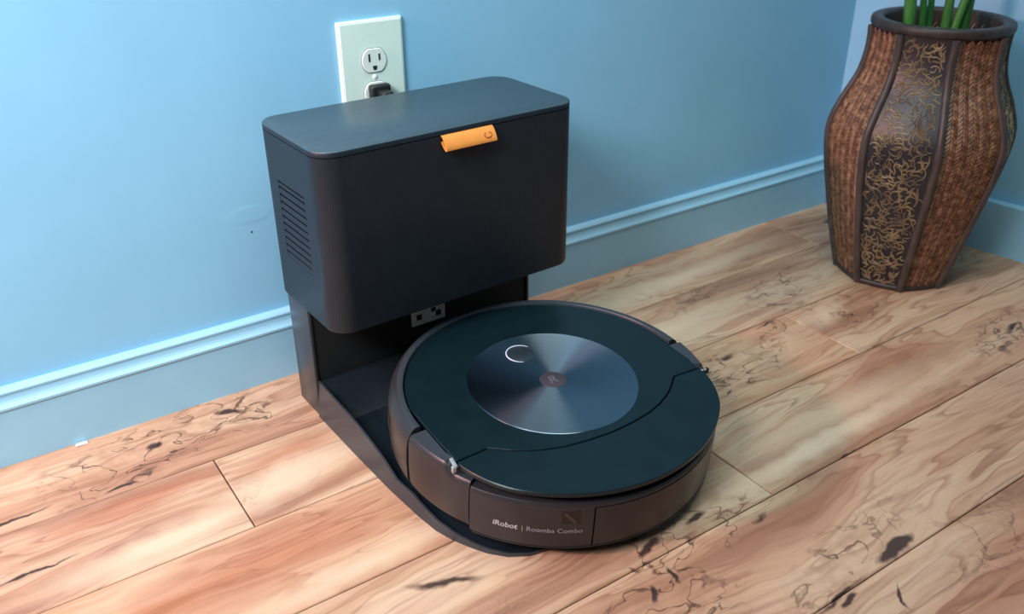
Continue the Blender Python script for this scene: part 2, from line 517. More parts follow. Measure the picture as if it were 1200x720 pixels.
def extrude_profile(bm, prof, p0, d, length, nrm):
    """profile (out, z) pulled from p0 along d; 'out' runs along nrm"""
    a, b = [], []
    for o, z in prof:
        q = Vector((p0[0], p0[1], 0)) + Vector((nrm[0], nrm[1], 0)) * o + Vector((0, 0, z))
        a.append(bm.verts.new(q))
        b.append(bm.verts.new(q + Vector((d[0], d[1], 0)) * length))
    m = len(prof)
    for i in range(m):
        bm.faces.new((a[i], a[(i + 1) % m], b[(i + 1) % m], b[i]))
    bm.faces.new(a)
    bm.faces.new(list(reversed(b)))


def text_mesh(name, body, size, shear=0.0, bold=0.0, extrude=0.0):
    cu = bpy.data.curves.new(name, 'FONT')
    cu.body = body
    cu.size = size
    cu.shear = shear
    cu.offset = bold
    cu.extrude = extrude
    cu.resolution_u = 3
    to = bpy.data.objects.new(name, cu)
    C.objects.link(to)
    bpy.context.view_layer.update()
    dg = bpy.context.evaluated_depsgraph_get()
    me = bpy.data.meshes.new_from_object(to.evaluated_get(dg))
    bpy.data.objects.remove(to)
    return me


# ------------------------------------------------------------------ the setting
WALL_H = 2.3
structure(box('wall_back', -2.2, 1.2, 0.0, 0.12, 0.0, WALL_H, PAINT))
RW = Vector((0.139, -0.990)).normalized()           # the right wall opens a little wider than square
RN = Vector((RW.y, -RW.x))                           # into the room
bm = bmesh.new()
a = Vector((1.2, 0.0))
q = [a, a + RW * 2.3, a + RW * 2.3 - RN * 0.12, a - RN * 0.12 + Vector((0, 0.12))]
extrude_poly(bm, [tuple(p) for p in q], 0.0, WALL_H)
structure(obj('wall_right', bm, PAINT))

floor = structure(box('floor', -2.2, 1.62, -2.3, 0.0, -0.03, -0.009, CAVITY))

# planks: each board its own object, edges eased, laid along the wall
PITCH = 0.1262
BW, BL = PITCH - 0.0013, 1.21
plank_meshes = {}


def plank_mesh(L):
    k = round(L, 3)
    if k in plank_meshes:
        return plank_meshes[k]
    bm_ = bmesh.new()
    add_box(bm_, -L / 2, L / 2, -BW / 2, BW / 2, -0.009, 0.0)
    top = [e for e in bm_.edges if all(v.co.z > -0.001 for v in e.verts)]
    bmesh.ops.bevel(bm_, geom=top, offset=0.0010, segments=1, affect='EDGES')
    me = bpy.data.meshes.new('plank')
    bm_.to_mesh(me)
    bm_.free()
    me.materials.append(WOOD)
    plank_meshes[k] = me
    return me


joints = {0: 1.035, 1: 0.048, 2: 0.803, 3: 0.498, 4: -0.10, 5: 1.30, 6: 0.2, 7: 0.9, 8: -0.1}
tones = {(0, 0): 0.10, (1, 0): 0.0, (1, 1): 0.05, (2, 0): 0.30, (2, 1): 0.04, (3, 0): 0.02, (3, 1): 0.10, (4, 1): 0.08}
for row in range(18):
    yc = -0.0005 - PITCH * (row + 0.5)
    j = joints.get(row, random.uniform(-0.3, 0.9))
    edges = [j - BL * k for k in range(4, 0, -1)] + [j + BL * k for k in range(0, 3)]
    for k in range(len(edges) - 1):
        x0, x1 = max(edges[k], -2.2), min(edges[k + 1], 1.60)
        if x1 - x0 < 0.05:
            continue
        # stay clear of the angled right wall
        xlim = 1.2 + 0.1404 * (-yc) - 0.004 + 0.009
        x1 = min(x1, xlim)
        if x1 - x0 < 0.02:
            continue
        L = x1 - x0 - 0.0013
        o = link('plank', plank_mesh(L), None, floor)
        o.location = ((x0 + x1) / 2, yc, 0.0)
        o['seed'] = random.uniform(0.0, 10.0)
        o['tone'] = tones.get((row, k - 3), random.uniform(0.0, 0.12))

BB = [(0.0, 0.0), (0.0135, 0.0), (0.0135, 0.0650), (0.0150, 0.0662), (0.0150, 0.0688), (0.0132, 0.0702), (0.0112, 0.0722), (0.0098, 0.0748),
      (0.0090, 0.0785), (0.0088, 0.0808), (0.0098, 0.0820), (0.0098, 0.0840), (0.0080, 0.0858), (0.0050, 0.0872), (0.0, 0.0875)]
bm = bmesh.new()
extrude_profile(bm, BB, (-2.2, 0.0), (1, 0), 3.393, (0, -1))
structure(obj('baseboard_back', bm, TRIM))
bm = bmesh.new()
BB2 = [(0.0, 0.0), (0.0135, 0.0), (0.0135, 0.0800), (0.0125, 0.0815), (0.0100, 0.0820), (0.0, 0.0820)]
extrude_profile(bm, BB2, (1.2 + RW.x * 0.014, RW.y * 0.014), (RW.x, RW.y), 2.2, (RN.x, RN.y))
structure(obj('baseboard_right', bm, TRIM))

# ------------------------------------------------------------------ wall outlet and plug
OX, OZ = 0.3290, 0.3465
outlet = empty('wall_outlet', 'ivory duplex outlet with cover plate on the blue wall', 'outlet', (OX, 0.0, OZ))
bm = bmesh.new()
pw, ph, pd = 0.0400, 0.0630, 0.0055
v = []
for (sx, sz, y) in ((pw, ph, 0.0), (pw, ph, -0.0036), (pw - 0.0020, ph - 0.0020, -pd)):
    v.append([bm.verts.new((x * sx, y, z * sz)) for x, z in ((-1, -1), (1, -1), (1, 1), (-1, 1))])
for A, B in zip(v, v[1:]):
    for i in range(4):
        bm.faces.new((A[i], A[(i + 1) % 4], B[(i + 1) % 4], B[i]))
bm.faces.new(v[-1])
bm.faces.new(list(reversed(v[0])))
es = [e for e in bm.edges if all(vv.co.y < -0.001 for vv in e.verts)]
bmesh.ops.bevel(bm, geom=es, offset=0.0009, segments=4, affect='EDGES')
obj('cover_plate', bm, IVORY, outlet, True, 30)


def receptacle(zc):
    pts = []
    R, hh = 0.0154, 0.0134
    for k in range(48):
        t = 2 * PI * k / 48
        pts.append((R * math.cos(t), max(-hh, min(hh, R * math.sin(t)))))
    bm_ = bmesh.new()
    extrude_poly(bm_, pts, 0.0, 0.0025, 0.0008)
    bmesh.ops.rotate(bm_, verts=bm_.verts, cent=(0, 0, 0), matrix=Matrix.Rotation(PI / 2, 3, 'X'))
    bmesh.ops.translate(bm_, verts=bm_.verts, vec=(0, -pd + 0.0008, 0))
    rc = obj('receptacle', bm_, WHITEP, outlet, True, 40)
    rc.location = (0.001, 0, zc)
    # dark seam round the face
    bm_ = bmesh.new()
    pts2 = [(x * 1.025, y * 1.03) for x, y in pts]
    extrude_poly(bm_, pts2, 0.0, 0.0004)
    bmesh.ops.rotate(bm_, verts=bm_.verts, cent=(0, 0, 0), matrix=Matrix.Rotation(PI / 2, 3, 'X'))
    bmesh.ops.translate(bm_, verts=bm_.verts, vec=(0, -pd + 0.0001, 0))
    obj('seam', bm_, SLOT, rc)
    fy = -pd + 0.0008 - 0.0025
    for sx, hz in ((-0.0063, 0.0044), (0.0063, 0.0036)):
        bm_ = bmesh.new()
        add_box(bm_, sx - 0.0011, sx + 0.0011, fy - 0.0003, fy + 0.001, 0.0035 - hz, 0.0035 + hz)
        obj('slot', bm_, SLOT, rc)
    bm_ = bmesh.new()
    gp = [(0.0026 * math.cos(PI + PI * k / 10), -0.0082 + 0.0026 * math.sin(PI + PI * k / 10)) for k in range(11)] + [(0.0026, -0.0058), (-0.0026, -0.0058)]
    extrude_poly(bm_, gp, 0.0, 0.0012)
    bmesh.ops.rotate(bm_, verts=bm_.verts, cent=(0, 0, 0), matrix=Matrix.Rotation(PI / 2, 3, 'X'))
    bmesh.ops.translate(bm_, verts=bm_.verts, vec=(0, fy + 0.0009, 0))
    obj('ground_hole', bm_, SLOT, rc)


receptacle(0.0182)
receptacle(-0.0192)
bm = bmesh.new()
add_lathe(bm, [(0.0031, 0.0), (0.0029, 0.0010), (0.0018, 0.0017), (0.0004, 0.0019)], 20)
bmesh.ops.rotate(bm, verts=bm.verts, cent=(0, 0, 0), matrix=Matrix.Rotation(PI / 2, 3, 'X'))
sc = obj('screw', bm, WHITEP, outlet, True)
sc.location = (0.001, -pd + 0.0003, -0.0005)

plug = empty('power_plug', 'black power plug in the lower socket of the wall outlet', 'plug', (OX + 0.002, 0.0, OZ - 0.0205))
py = -pd - 0.0022
bm = bmesh.new()
add_box(bm, -0.0125, 0.0125, py - 0.011, py, -0.0145, 0.0130, 0.0030, 3)
obj('plug_body', bm, BLACK, plug, True)
bm = bmesh.new()
add_box(bm, -0.0065, 0.0080, py - 0.027, py - 0.0105, -0.0130, 0.0080, 0.0028, 3)
obj('plug_grip', bm, BLACK, plug, True)
bm = bmesh.new()
pts = []
for t in range(25):
    s = t / 24
    p0, p1, p2, p3 = Vector((0, py - 0.024, -0.011)), Vector((0, py - 0.026, -0.10)), Vector((0.01, -0.020, -0.16)), Vector((0.04, -0.0265, -0.275))
    pts.append(((1 - s) ** 3) * p0 + 3 * s * (1 - s) ** 2 * p1 + 3 * s * s * (1 - s) * p2 + s ** 3 * p3)
add_tube(bm, pts, 0.0026, 8)
obj('cord', bm, BLACK, plug, True)

# ------------------------------------------------------------------ docking station
ROT = 0.03408
dock = empty('docking_station', 'tall charcoal self-emptying dock with an orange pull tab', 'dock', (0.1740, -0.1985, 0.0))
dock.rotation_euler = (0, 0, ROT)
BWD, BDP, ZB, ZT = 0.3093, 0.1481, 0.1415, 0.3351
CR = 0.024


def round_rect(x0, x1, y0, y1, r, n=8):
    pts = []
    for cx, cy, a0 in ((x1 - r, y0 + r, -90), (x1 - r, y1 - r, 0), (x0 + r, y1 - r, 90), (x0 + r, y0 + r, 180)):
        for k in range(n + 1):
            a_ = math.radians(a0 + 90 * k / n)
            pts.append((cx + r * math.cos(a_), cy + r * math.sin(a_)))
    return pts


# bin body with a louvre opening in its left side
LZ0, LZ1, LV0, LV1 = 0.1965, 0.2815, 0.0420, 0.1050
bm = bmesh.new()
pts = round_rect(0, BWD, 0, BDP, CR, 10)
ins = round_rect(0.004, BWD - 0.004, 0.004, BDP - 0.004, CR - 0.004, 10)
zt = ZT - 0.0068
n = len(pts)
rings = [[bm.verts.new((x, y, z)) for x, y in P_] for P_, z in ((ins, ZB), ([(a_ + (b_ - a_) * 0.3, c_ + (d_ - c_) * 0.3) for (a_, c_), (b_, d_) in zip(pts, ins)], ZB + 0.0012), (pts, ZB + 0.004), (pts, zt))]
for A, B in zip(rings, rings[1:]):
    for i in range(n):
        j = (i + 1) % n
        if A is rings[2] and abs(pts[i][0]) < 1e-6 and abs(pts[j][0]) < 1e-6:
            y_hi, y_lo = pts[i][1], pts[j][1]
            # grid with a hole
            ys = [y_hi, LV1, LV0, y_lo]
            zs = [ZB + 0.004, LZ0, LZ1, zt]
            g = {}
            for iy, yy in enumerate(ys):
                for iz, zz in enumerate(zs):
                    if iy == 0 and iz == 0: g[iy, iz] = A[i]
                    elif iy == 0 and iz == 3: g[iy, iz] = B[i]
                    elif iy == 3 and iz == 0: g[iy, iz] = A[j]
                    elif iy == 3 and iz == 3: g[iy, iz] = B[j]
                    else: g[iy, iz] = bm.verts.new((0, yy, zz))
            for iy in range(3):
                for iz in range(3):
                    if iy == 1 and iz == 1:
                        continue
                    bm.faces.new((g[iy, iz], g[iy + 1, iz], g[iy + 1, iz + 1], g[iy, iz + 1]))
            hole = [g[1, 1], g[2, 1], g[2, 2], g[1, 2]]
            inn = [bm.verts.new((0.008, vv.co.y, vv.co.z)) for vv in hole]
            for k in range(4):
                bm.faces.new((hole[k], hole[(k + 1) % 4], inn[(k + 1) % 4], inn[k]))
            bm.faces.new(inn)
            continue
        bm.faces.new((A[i], A[j], B[j], B[i]))
bm.faces.new(rings[-1])
bm.faces.new(list(reversed(rings[0])))
bin_body = obj('bin_body', bm, RIBBED, dock, True, 30)

bm = bmesh.new()
add_box(bm, 0.0055, 0.0070, LV0 + 0.0005, LV1 - 0.0005, LZ0 + 0.0005, LZ1 - 0.0005)
vb = obj('vent_backing', bm, CAVITY, dock)
slat_me = None
NS = 10
for k in range(NS + 1):
    step = (LZ1 - LZ0 - 0.0006) / (NS + 0.55)
    z = LZ0 + 0.0003 + (k + (-0.10 if k else 0.0)) * step
    hgt = step - 0.0026 if 0 < k else step * 0.62
    if k == NS:
        hgt = min(hgt, LZ1 - 0.0022 - z)
    bm = bmesh.new()
    add_box(bm, 0.0, 0.0045, LV0 + 0.0002, LV1 - 0.0002, z, z + hgt)
    for vv in bm.verts:
        if vv.co.x < 0.001 and vv.co.z > z + hgt / 2:
            vv.co.x += 0.0004
    obj('slat', bm, RIBBED, dock)

# lid with a shadow gap under it
bm = bmesh.new()
extrude_poly(bm, round_rect(0.002, BWD - 0.002, 0.002, BDP - 0.002, CR - 0.002, 10), ZT - 0.0085, ZT - 0.0050)
obj('lid_gap', bm, CAVITY, dock)
bm = bmesh.new()
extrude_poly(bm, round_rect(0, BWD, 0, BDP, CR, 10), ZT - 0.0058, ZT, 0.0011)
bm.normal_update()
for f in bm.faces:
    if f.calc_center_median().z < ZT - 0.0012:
        f.material_index = 1  # edge keeps the dark bin plastic; only the top is painted as lit
bl = obj('bin_lid', bm, LID_LIT, dock, True, 50)
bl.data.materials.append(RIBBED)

# orange pull tab: a folded loop under the lid's front edge
bm = bmesh.new()
prof = [(0.0010, 0.3290), (-0.0012, 0.3291), (-0.0034, 0.3277), (-0.0056, 0.3253), (-0.0076, 0.3224), (-0.0092, 0.3194), (-0.0101, 0.3170), (-0.0100, 0.3153),
        (-0.0088, 0.3146), (-0.0070, 0.3150), (-0.0048, 0.3164), (-0.0026, 0.3184), (-0.0008, 0.3204), (0.0010, 0.3218)]
inner = []
for i in range(len(prof)):
    p0 = Vector(prof[max(0, i - 1)]); p1 = Vector(prof[min(len(prof) - 1, i + 1)])
    t = (p1 - p0).normalized()
    nrm = Vector((t.y, -t.x))
    p = Vector(prof[i])
    c0 = Vector((-0.0045, 0.3215))
    if (c0 - p).dot(nrm) < 0:
        nrm = -nrm
    inner.append(p + nrm * 0.0014)
T0, T1 = 0.1325, 0.1935
A = [bm.verts.new((T0, p[0], p[1])) for p in prof]
B = [bm.verts.new((T1, p[0], p[1])) for p in prof]
Ai = [bm.verts.new((T0, p.x, p.y)) for p in inner]
Bi = [bm.verts.new((T1, p.x, p.y)) for p in inner]
for i in range(len(prof) - 1):
    bm.faces.new((A[i], A[i + 1], B[i + 1], B[i]))
    bm.faces.new((Ai[i + 1], Ai[i], Bi[i], Bi[i + 1]))
    bm.faces.new((A[i + 1], A[i], Ai[i], Ai[i + 1]))
    bm.faces.new((B[i], B[i + 1], Bi[i + 1], Bi[i]))
tab = obj('pull_tab', bm, ORANGE, dock, True, 40)
tab['label'] = 'orange pull tab'
# small ring mark pressed into the tab, near its right end
bm = bmesh.new()
mp = Vector(prof[4]); mt = (Vector(prof[5]) - Vector(prof[3])).normalized()
mn = Vector((-mt.y, mt.x))
if mn.x > 0: mn = -mn
pp = []
for k in range(18):
    t = math.radians(-60 + 300 * k / 17)
    off = 0.0030 * math.sin(t)
    pp.append((0.1835 + 0.0042 * math.cos(t), mp.x + mt.x * off + mn.x * 0.0002, mp.y + mt.y * off + mn.y * 0.0002))
add_tube(bm, pp, 0.0006, 5)
obj('tab_mark', bm, ORANGE_D, tab)

# column under the bin
CV0, CV1 = 0.0835, 0.1330
bm = bmesh.new()
add_box(bm, 0.0042, 0.0085, CV0 - 0.0010, CV1, 0.0, ZB + 0.0005, 0.0012)
obj('side_panel', bm, DOCKP, dock, True)
bm = bmesh.new()
add_box(bm, BWD - 0.0085, BWD - 0.0042, CV0 - 0.0010, CV1, 0.0, ZB + 0.0005, 0.0012)
obj('side_panel', bm, DOCKP, dock, True)
bm = bmesh.new()
add_box(bm, 0.0087, BWD - 0.0087, CV0 + 0.0015, CV1 - 0.001, 0.0, ZB + 0.0005)
obj('column', bm, CAVITY, dock)

# fiducial marker on the column front
mk = box('marker_plate', 0.1325, 0.1785, CV0 - 0.0001, CV0 + 0.0016, 0.0735, 0.0935, MARKER, dock)
for (u0, u1, z0, z1) in ((0.1390, 0.1460, 0.0805, 0.0875), (0.1655, 0.1725, 0.0790, 0.0860), (0.1590, 0.1655, 0.0860, 0.0915)):
    box('marker_square', u0, u1, CV0 - 0.0004, CV0, z0, z1, CAVITY, mk)

# tray: thin plate running out under the robot, its left and right edges turned up into rails
def tray_floor_z(vv):
    pts_ = [(-0.245, 0.0030), (-0.12, 0.0085), (0.0, 0.0130), (0.035, 0.0150), (0.055, 0.0260), (0.070, 0.0400), (0.083, 0.0455)]
    if vv <= pts_[0][0]: return pts_[0][1]
    for (a0, z0), (a1, z1) in zip(pts_, pts_[1:]):
        if vv <= a1:
            return z0 + (z1 - z0) * (vv - a0) / (a1 - a0)
    return pts_[-1][1]


def tray_half(vv):
    """left edge u of the tray at depth vv"""
    pts_ = [(-0.2480, 0.105), (-0.2465, 0.085), (-0.2410, 0.062), (-0.2300, 0.045), (-0.2150, 0.0325), (-0.2000, 0.0245), (-0.1810, 0.0160), (-0.1600, 0.0100), (-0.1300, 0.0068), (-0.08, 0.0040), (0.0, 0.0030), (0.083, 0.0028)]
    if vv <= pts_[0][0]: return pts_[0][1]
    for (a0, z0), (a1, z1) in zip(pts_, pts_[1:]):
        if vv <= a1:
            return z0 + (z1 - z0) * (vv - a0) / (a1 - a0)
    return pts_[-1][1]


def rail_top(vv):
    pts_ = [(-0.2480, 0.0030), (-0.20, 0.0060), (-0.17, 0.0105), (-0.14, 0.0145), (-0.1180, 0.0190), (-0.105, 0.0180), (-0.09, 0.0185), (-0.07, 0.0255), (-0.05, 0.0300), (-0.01, 0.0390), (0.083, 0.0462)]
    if vv <= pts_[0][0]: return pts_[0][1]
    for (a0, z0), (a1, z1) in zip(pts_, pts_[1:]):
        if vv <= a1:
            return z0 + (z1 - z0) * (vv - a0) / (a1 - a0)
    return pts_[-1][1]


vs_ = [-0.2480, -0.2465, -0.244, -0.241, -0.236, -0.230, -0.222, -0.215, -0.207, -0.2, -0.19, -0.181, -0.17, -0.16, -0.145, -0.13, -0.12, -0.11, -0.10, -0.09, -0.08, -0.07, -0.06, -0.04, -0.02, 0.0, 0.02, 0.035, 0.045, 0.055, 0.063, 0.070, 0.077, 0.0824]
bm = bmesh.new()
rows = []
for vv in vs_:
    e = tray_half(vv)
    fz = min(tray_floor_z(vv), rail_top(vv))
    rz = rail_top(vv)
    lean = 0.0045 * min(1.0, rz / 0.03)
    row = [(e, vv, 0.0), (e + lean, vv, rz), (e + lean + 0.0022, vv, rz), (e + lean + 0.004, vv, fz), (BWD - e - lean - 0.004, vv, fz), (BWD - e - lean - 0.0022, vv, rz), (BWD - e - lean, vv, rz), (BWD - e, vv, 0.0)]
    rows.append([bm.verts.new(c) for c in row])
m_ = len(rows[0])
mats = {}
for A, B in zip(rows, rows[1:]):
    for i in range(m_):
        f = bm.faces.new((A[i], A[(i + 1) % m_], B[(i + 1) % m_], B[i]))
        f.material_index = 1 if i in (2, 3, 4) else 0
bm.faces.new(rows[0])
bm.faces.new(list(reversed(rows[-1])))
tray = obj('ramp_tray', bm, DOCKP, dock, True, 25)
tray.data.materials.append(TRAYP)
# ------------------------------------------------------------------ robot vacuum
TILT, YAW = 0.0609, math.radians(-3.4)
Rm = Matrix.Rotation(ROT, 4, 'Z') @ Matrix.Rotation(TILT, 4, 'X') @ Matrix.Rotation(YAW, 4, 'Z')
ZH = 0.080                                            # deck height above the base of the robot
base_c = Vector((0.3535, -0.3226, 0.0936)) - (Rm.to_3x3() @ Vector((0, 0, ZH)))
robot = empty('robot_vacuum', 'round dark robot vacuum with brushed metal disc parked on the dock tray', 'robot vacuum')
robot.matrix_world = Matrix.Translation(base_c) @ Rm


def rz(prof):
    return [(r, z + ZH) for r, z in prof]


bm = bmesh.new()
add_lathe(bm, rz([(0.135, -0.080), (0.150, -0.0765), (0.1635, -0.0660), (0.1650, -0.060), (0.1650, -0.016), (0.1500, -0.012)]), 96)
obj('underbody', bm, CORE, robot, True, 30)
# front band of the lower rim
bm = bmesh.new()
add_sector(bm, rz([(0.160, -0.0718), (0.1660, -0.0700), (0.1690, -0.0672), (0.1690, -0.0664), (0.160, -0.0664)]), 210.0, 352.0)
obj('lower_rim', bm, SHELL, robot, True)
# raised rear shell
rear = rz([(0.158, -0.0640), (0.1672, -0.0620), (0.1692, -0.0560), (0.1700, -0.036), (0.1695, -0.020), (0.1680, -0.0105), (0.1655, -0.0045), (0.1625, -0.0004),
           (0.1600, 0.0016), (0.1570, 0.0020), (0.1542, 0.0018), (0.1535, 0.0008), (0.1535, -0.0085)])
bm = bmesh.new()
add_sector(bm, rear, -2.2, 180.2, 2.0)
for f in bm.faces:
    c = f.calc_center_median()
    if math.hypot(c.x, c.y) < 0.1612 and c.z > ZH - 0.004:
        f.material_index = 1
rs = obj('rear_shell', bm, SHELL, robot, True, 40)
rs.data.materials.append(SHELLTOP)
# wall-follow sensor window, low on the left of the rear shell
bm = bmesh.new()
add_sector(bm, rz([(0.1680, -0.040), (0.1703, -0.040), (0.1703, -0.020), (0.1680, -0.020)]), 157.0, 163.0, 1.0)
obj('sensor_window', bm, BLACK, robot, True)


# arm housings left and right of the deck
def arm_prof(a):
    d = min(abs(a - 180), abs(a - 0) if a < 90 else 999)
    aa = a if a > 90 else 180 - a
    top = -0.0012 if aa < 199.0 else (-0.0100 if aa > 202.5 else -0.0012 - 0.0088 * (aa - 199.0) / 3.5)
    rin = min(0.156, 0.1502 / max(0.2, abs(math.cos(math.radians(a)))))
    return rz([(0.1560, -0.0640), (0.1670, -0.0620), (0.1688, -0.0560), (0.1697, -0.036), (0.1690, top - 0.008), (0.1675, top - 0.0022), (0.1655, top), (rin, top), (rin, top - 0.006), (0.1560, -0.015)])


for a0, a1 in ((181.6, 208.9), (-28.9, -3.6)):
    bm = bmesh.new()
    add_sector(bm, arm_prof, a0, a1, 0.9)
    for f in bm.faces:
        c = f.calc_center_median()
        f.normal_update()
        if abs(f.normal.z) > 0.8 and c.z > ZH - 0.012:
            f.material_index = 1
    ah = obj('arm_housing', bm, SHELL, robot, True, 35)
    ah.data.materials.append(SHELLTOP)
# front text panel
front = rz([(0.160, -0.0652), (0.1688, -0.0652), (0.1694, -0.0560), (0.1697, -0.036), (0.1694, -0.0210), (0.1688, -0.0160), (0.1672, -0.0140), (0.160, -0.0136)])
bm = bmesh.new()
add_sector(bm, front, 209.3, 248.2, 1.5)
obj('text_panel', bm, SHELL, robot, True, 35)
# band over the door, and the door
bm = bmesh.new()
add_sector(bm, rz([(0.160, -0.0186), (0.1693, -0.0186), (0.1688, -0.0158), (0.1672, -0.0140), (0.160, -0.0136)]), 248.25, 330.6, 1.5)
obj('door_band', bm, SHELL, robot, True, 35)
bm = bmesh.new()
add_sector(bm, rz([(0.160, -0.0652), (0.1688, -0.0652), (0.1696, -0.0560), (0.1699, -0.036), (0.1696, -0.0200), (0.160, -0.0200)]), 248.75, 330.6, 1.5)
obj('bin_door', bm, SHELL, robot, True, 35)

# deck plates: main lid and the crescent mop-arm cover
CURVE = [(-0.1478, -0.0600), (-0.1145, -0.0585), (-0.1075, -0.0640), (-0.0975, -0.0722), (-0.0850, -0.0800), (-0.0700, -0.0870), (-0.0500, -0.0932), (-0.0250, -0.0970), (0.0, -0.0985),
         (0.0250, -0.0970), (0.0500, -0.0932), (0.0700, -0.0870), (0.0850, -0.0800), (0.0975, -0.0722), (0.1075, -0.0640), (0.1145, -0.0585), (0.1478, -0.0600)]
LR, LX = 0.1520, 0.1490
lid = []
for k in range(0, 121):
    a = math.radians(-6 + 192 * k / 120)
    lid.append((max(-LX, min(LX, LR * math.cos(a))), LR * math.sin(a)))
lid += [(-LX, -0.03)]
lid += [(x, y + 0.0008) for x, y in CURVE]
lid += [(LX, -0.03)]
bm = bmesh.new()
extrude_poly(bm, lid, ZH - 0.006, ZH, 0.0006)
obj('deck_lid', bm, GLOSS, robot)
cres = [(x, y - 0.0009) for x, y in CURVE]
cres[0] = (-0.1478, -0.0612)
cres[-1] = (0.1478, -0.0612)
for k in range(0, 81):
    a = math.radians(-23.6 - 132.8 * k / 80)
    d = abs(math.degrees(a) + 90)
    R = 0.1705 if d < 45 else 0.1705 - 0.0085 * ((d - 45) / 22.0) ** 1.5
    cres.append((R * math.cos(a), R * math.sin(a)))
bm = bmesh.new()
extrude_poly(bm, cres, ZH - 0.0042, ZH + 0.0002, 0.0007)
obj('mop_arm_cover', bm, GLOSS, robot)
# bright latch pieces where the arm folds
for sx in (-1, 1):
    bm = bmesh.new()
    bx0 = 0.1505
    add_box(bm, sx * bx0 - 0.0018, sx * bx0 + 0.0018, -0.0655, -0.0520, ZH - 0.0040, ZH - 0.0006, 0.0006, 1)
    add_box(bm, sx * (bx0 + 0.0025) - 0.0022, sx * (bx0 + 0.0025) + 0.0022, -0.0672, -0.0630, ZH - 0.0060, ZH + 0.0004, 0.0006, 1)
    for vv in bm.verts:
        vv.co.x += sx * -0.0014 * (vv.co.y + 0.058) / 0.01
    o = obj('arm_latch', bm, LATCH if sx < 0 else CORE, robot)
    if sx < 0:
        o['label'] = 'pale metal arm latch'
    else:
        for q_ in range(2):
            b2 = bmesh.new()
            add_box(b2, 0.1462 + 0.004 * q_, 0.1482 + 0.004 * q_, -0.0668, -0.0648, ZH - 0.001, ZH + 0.0010)
            obj('latch_pin', b2, LATCH, o)

# brushed disc, logo plate, button with its light ring
bm = bmesh.new()
add_lathe(bm, [(0.0884, ZH - 0.001), (0.0884, ZH + 0.0003), (0.0878, ZH + 0.0006), (0.0872, ZH + 0.0004), (0.0140, ZH + 0.0004)], 128, cap0=True, cap1=True)
disc = obj('brushed_disc', bm, BRUSHED, robot, True, 25)
bm = bmesh.new()
add_lathe(bm, [(0.0138, ZH), (0.0138, ZH + 0.0006), (0.0132, ZH + 0.0008)], 48)
logo = obj('logo_plate', bm, LOGO, disc, True, 30)
me = text_mesh('logo_letter', 'R', 0.0165, 0.25, 0.0006, 0.0001)
lo = link('logo_mark', me, LOGO2, disc)
lo.location = (-0.0062, -0.0056, ZH + 0.00095)
BX, BY = -0.0025, 0.0568
bm = bmesh.new()
add_lathe(bm, [(0.0142, ZH), (0.0142, ZH + 0.0005), (0.0138, ZH + 0.0007)], 40)
o = obj('clean_button', bm, BUTTON, disc, True, 30)
o.location = (BX, BY, 0)
bm = bmesh.new()
pp = [(BX + 0.0158 * math.cos(math.radians(a)), BY + 0.0158 * math.sin(math.radians(a)), ZH + 0.00055) for a in range(28, 252, 6)]
nn = len(pp)
add_tube(bm, pp, [0.00062 * min(1.0, 0.25 + 3.0 * min(i, nn - 1 - i) / nn) for i in range(nn)], 6)
obj('light_ring', bm, LED, disc, True)


# lettering wrapped round the text panel
def wrap_text(name, body, size, a_start, zbase, mat, shear=0.0, bold=0.0, parent=None):
    me_ = text_mesh(name, body, size, shear, bold)
    R = 0.1701
    mx = max(v_.co.x for v_ in me_.vertices)
    for v_ in me_.vertices:
        a_ = math.radians(a_start) + v_.co.x / R
        v_.co = Vector((R * math.cos(a_), R * math.sin(a_), zbase + ZH + v_.co.y))
    o_ = link(name, me_, mat, parent)
    return a_start + math.degrees(mx / R)


a = wrap_text('lettering', 'iRobot', 0.0084, 217.2, -0.0470, PRINTB, 0.12, 0.00018, robot)
a = wrap_text('lettering', '|', 0.0074, a + 1.1, -0.0468, PRINT, 0.0, 0.0, robot)
a = wrap_text('lettering', 'Roomba Combo', 0.0076, a + 1.1, -0.0470, PRINT, 0.0, 0.0, robot)
# small square emblem, dark with a lighter sweep
bm = bmesh.new()
add_sector(bm, rz([(0.1680, -0.0355), (0.17020, -0.0355), (0.16990, -0.0215), (0.1680, -0.0215)]), 238.4, 243.9, 0.8)
ic = obj('emblem', bm, ICON, robot)
bm = bmesh.new()
gr = []
for k in range(9):
    t = k / 8
    zc = -0.0222 - 0.0128 * t
    ac = 239.0 + 3.9 * (0.12 + 0.75 * (0.5 - 0.5 * math.cos(PI * t)))
    wd = 0.35 + 0.35 * math.sin(PI * t)
    gr.append((ac, zc, wd))
L_, R_ = [], []
for ac, zc, wd in gr:
    for lst, s_ in ((L_, -1), (R_, 1)):
        a_ = math.radians(ac + s_ * wd)
        lst.append(bm.verts.new((0.17035 * math.cos(a_), 0.17035 * math.sin(a_), zc + ZH)))
for i in range(8):
    bm.faces.new((L_[i], R_[i], R_[i + 1], L_[i + 1]))
obj('emblem_sweep', bm, ICON2, ic)

# ------------------------------------------------------------------ vase
VC = (1.0495, -0.2463)
VH = 0.3711
vase = empty('woven_vase', 'tall brown vase of woven and scrollwork panels in the corner', 'vase', (VC[0], VC[1], 0.0))
VZ = [0.0, 0.16, 0.33, 0.48, 0.6, 0.7, 0.8, 0.9, 1.0]
VR = [0.0765, 0.0925, 0.1070, 0.1180, 0.1210, 0.1090, 0.0925, 0.0865, 0.0885]
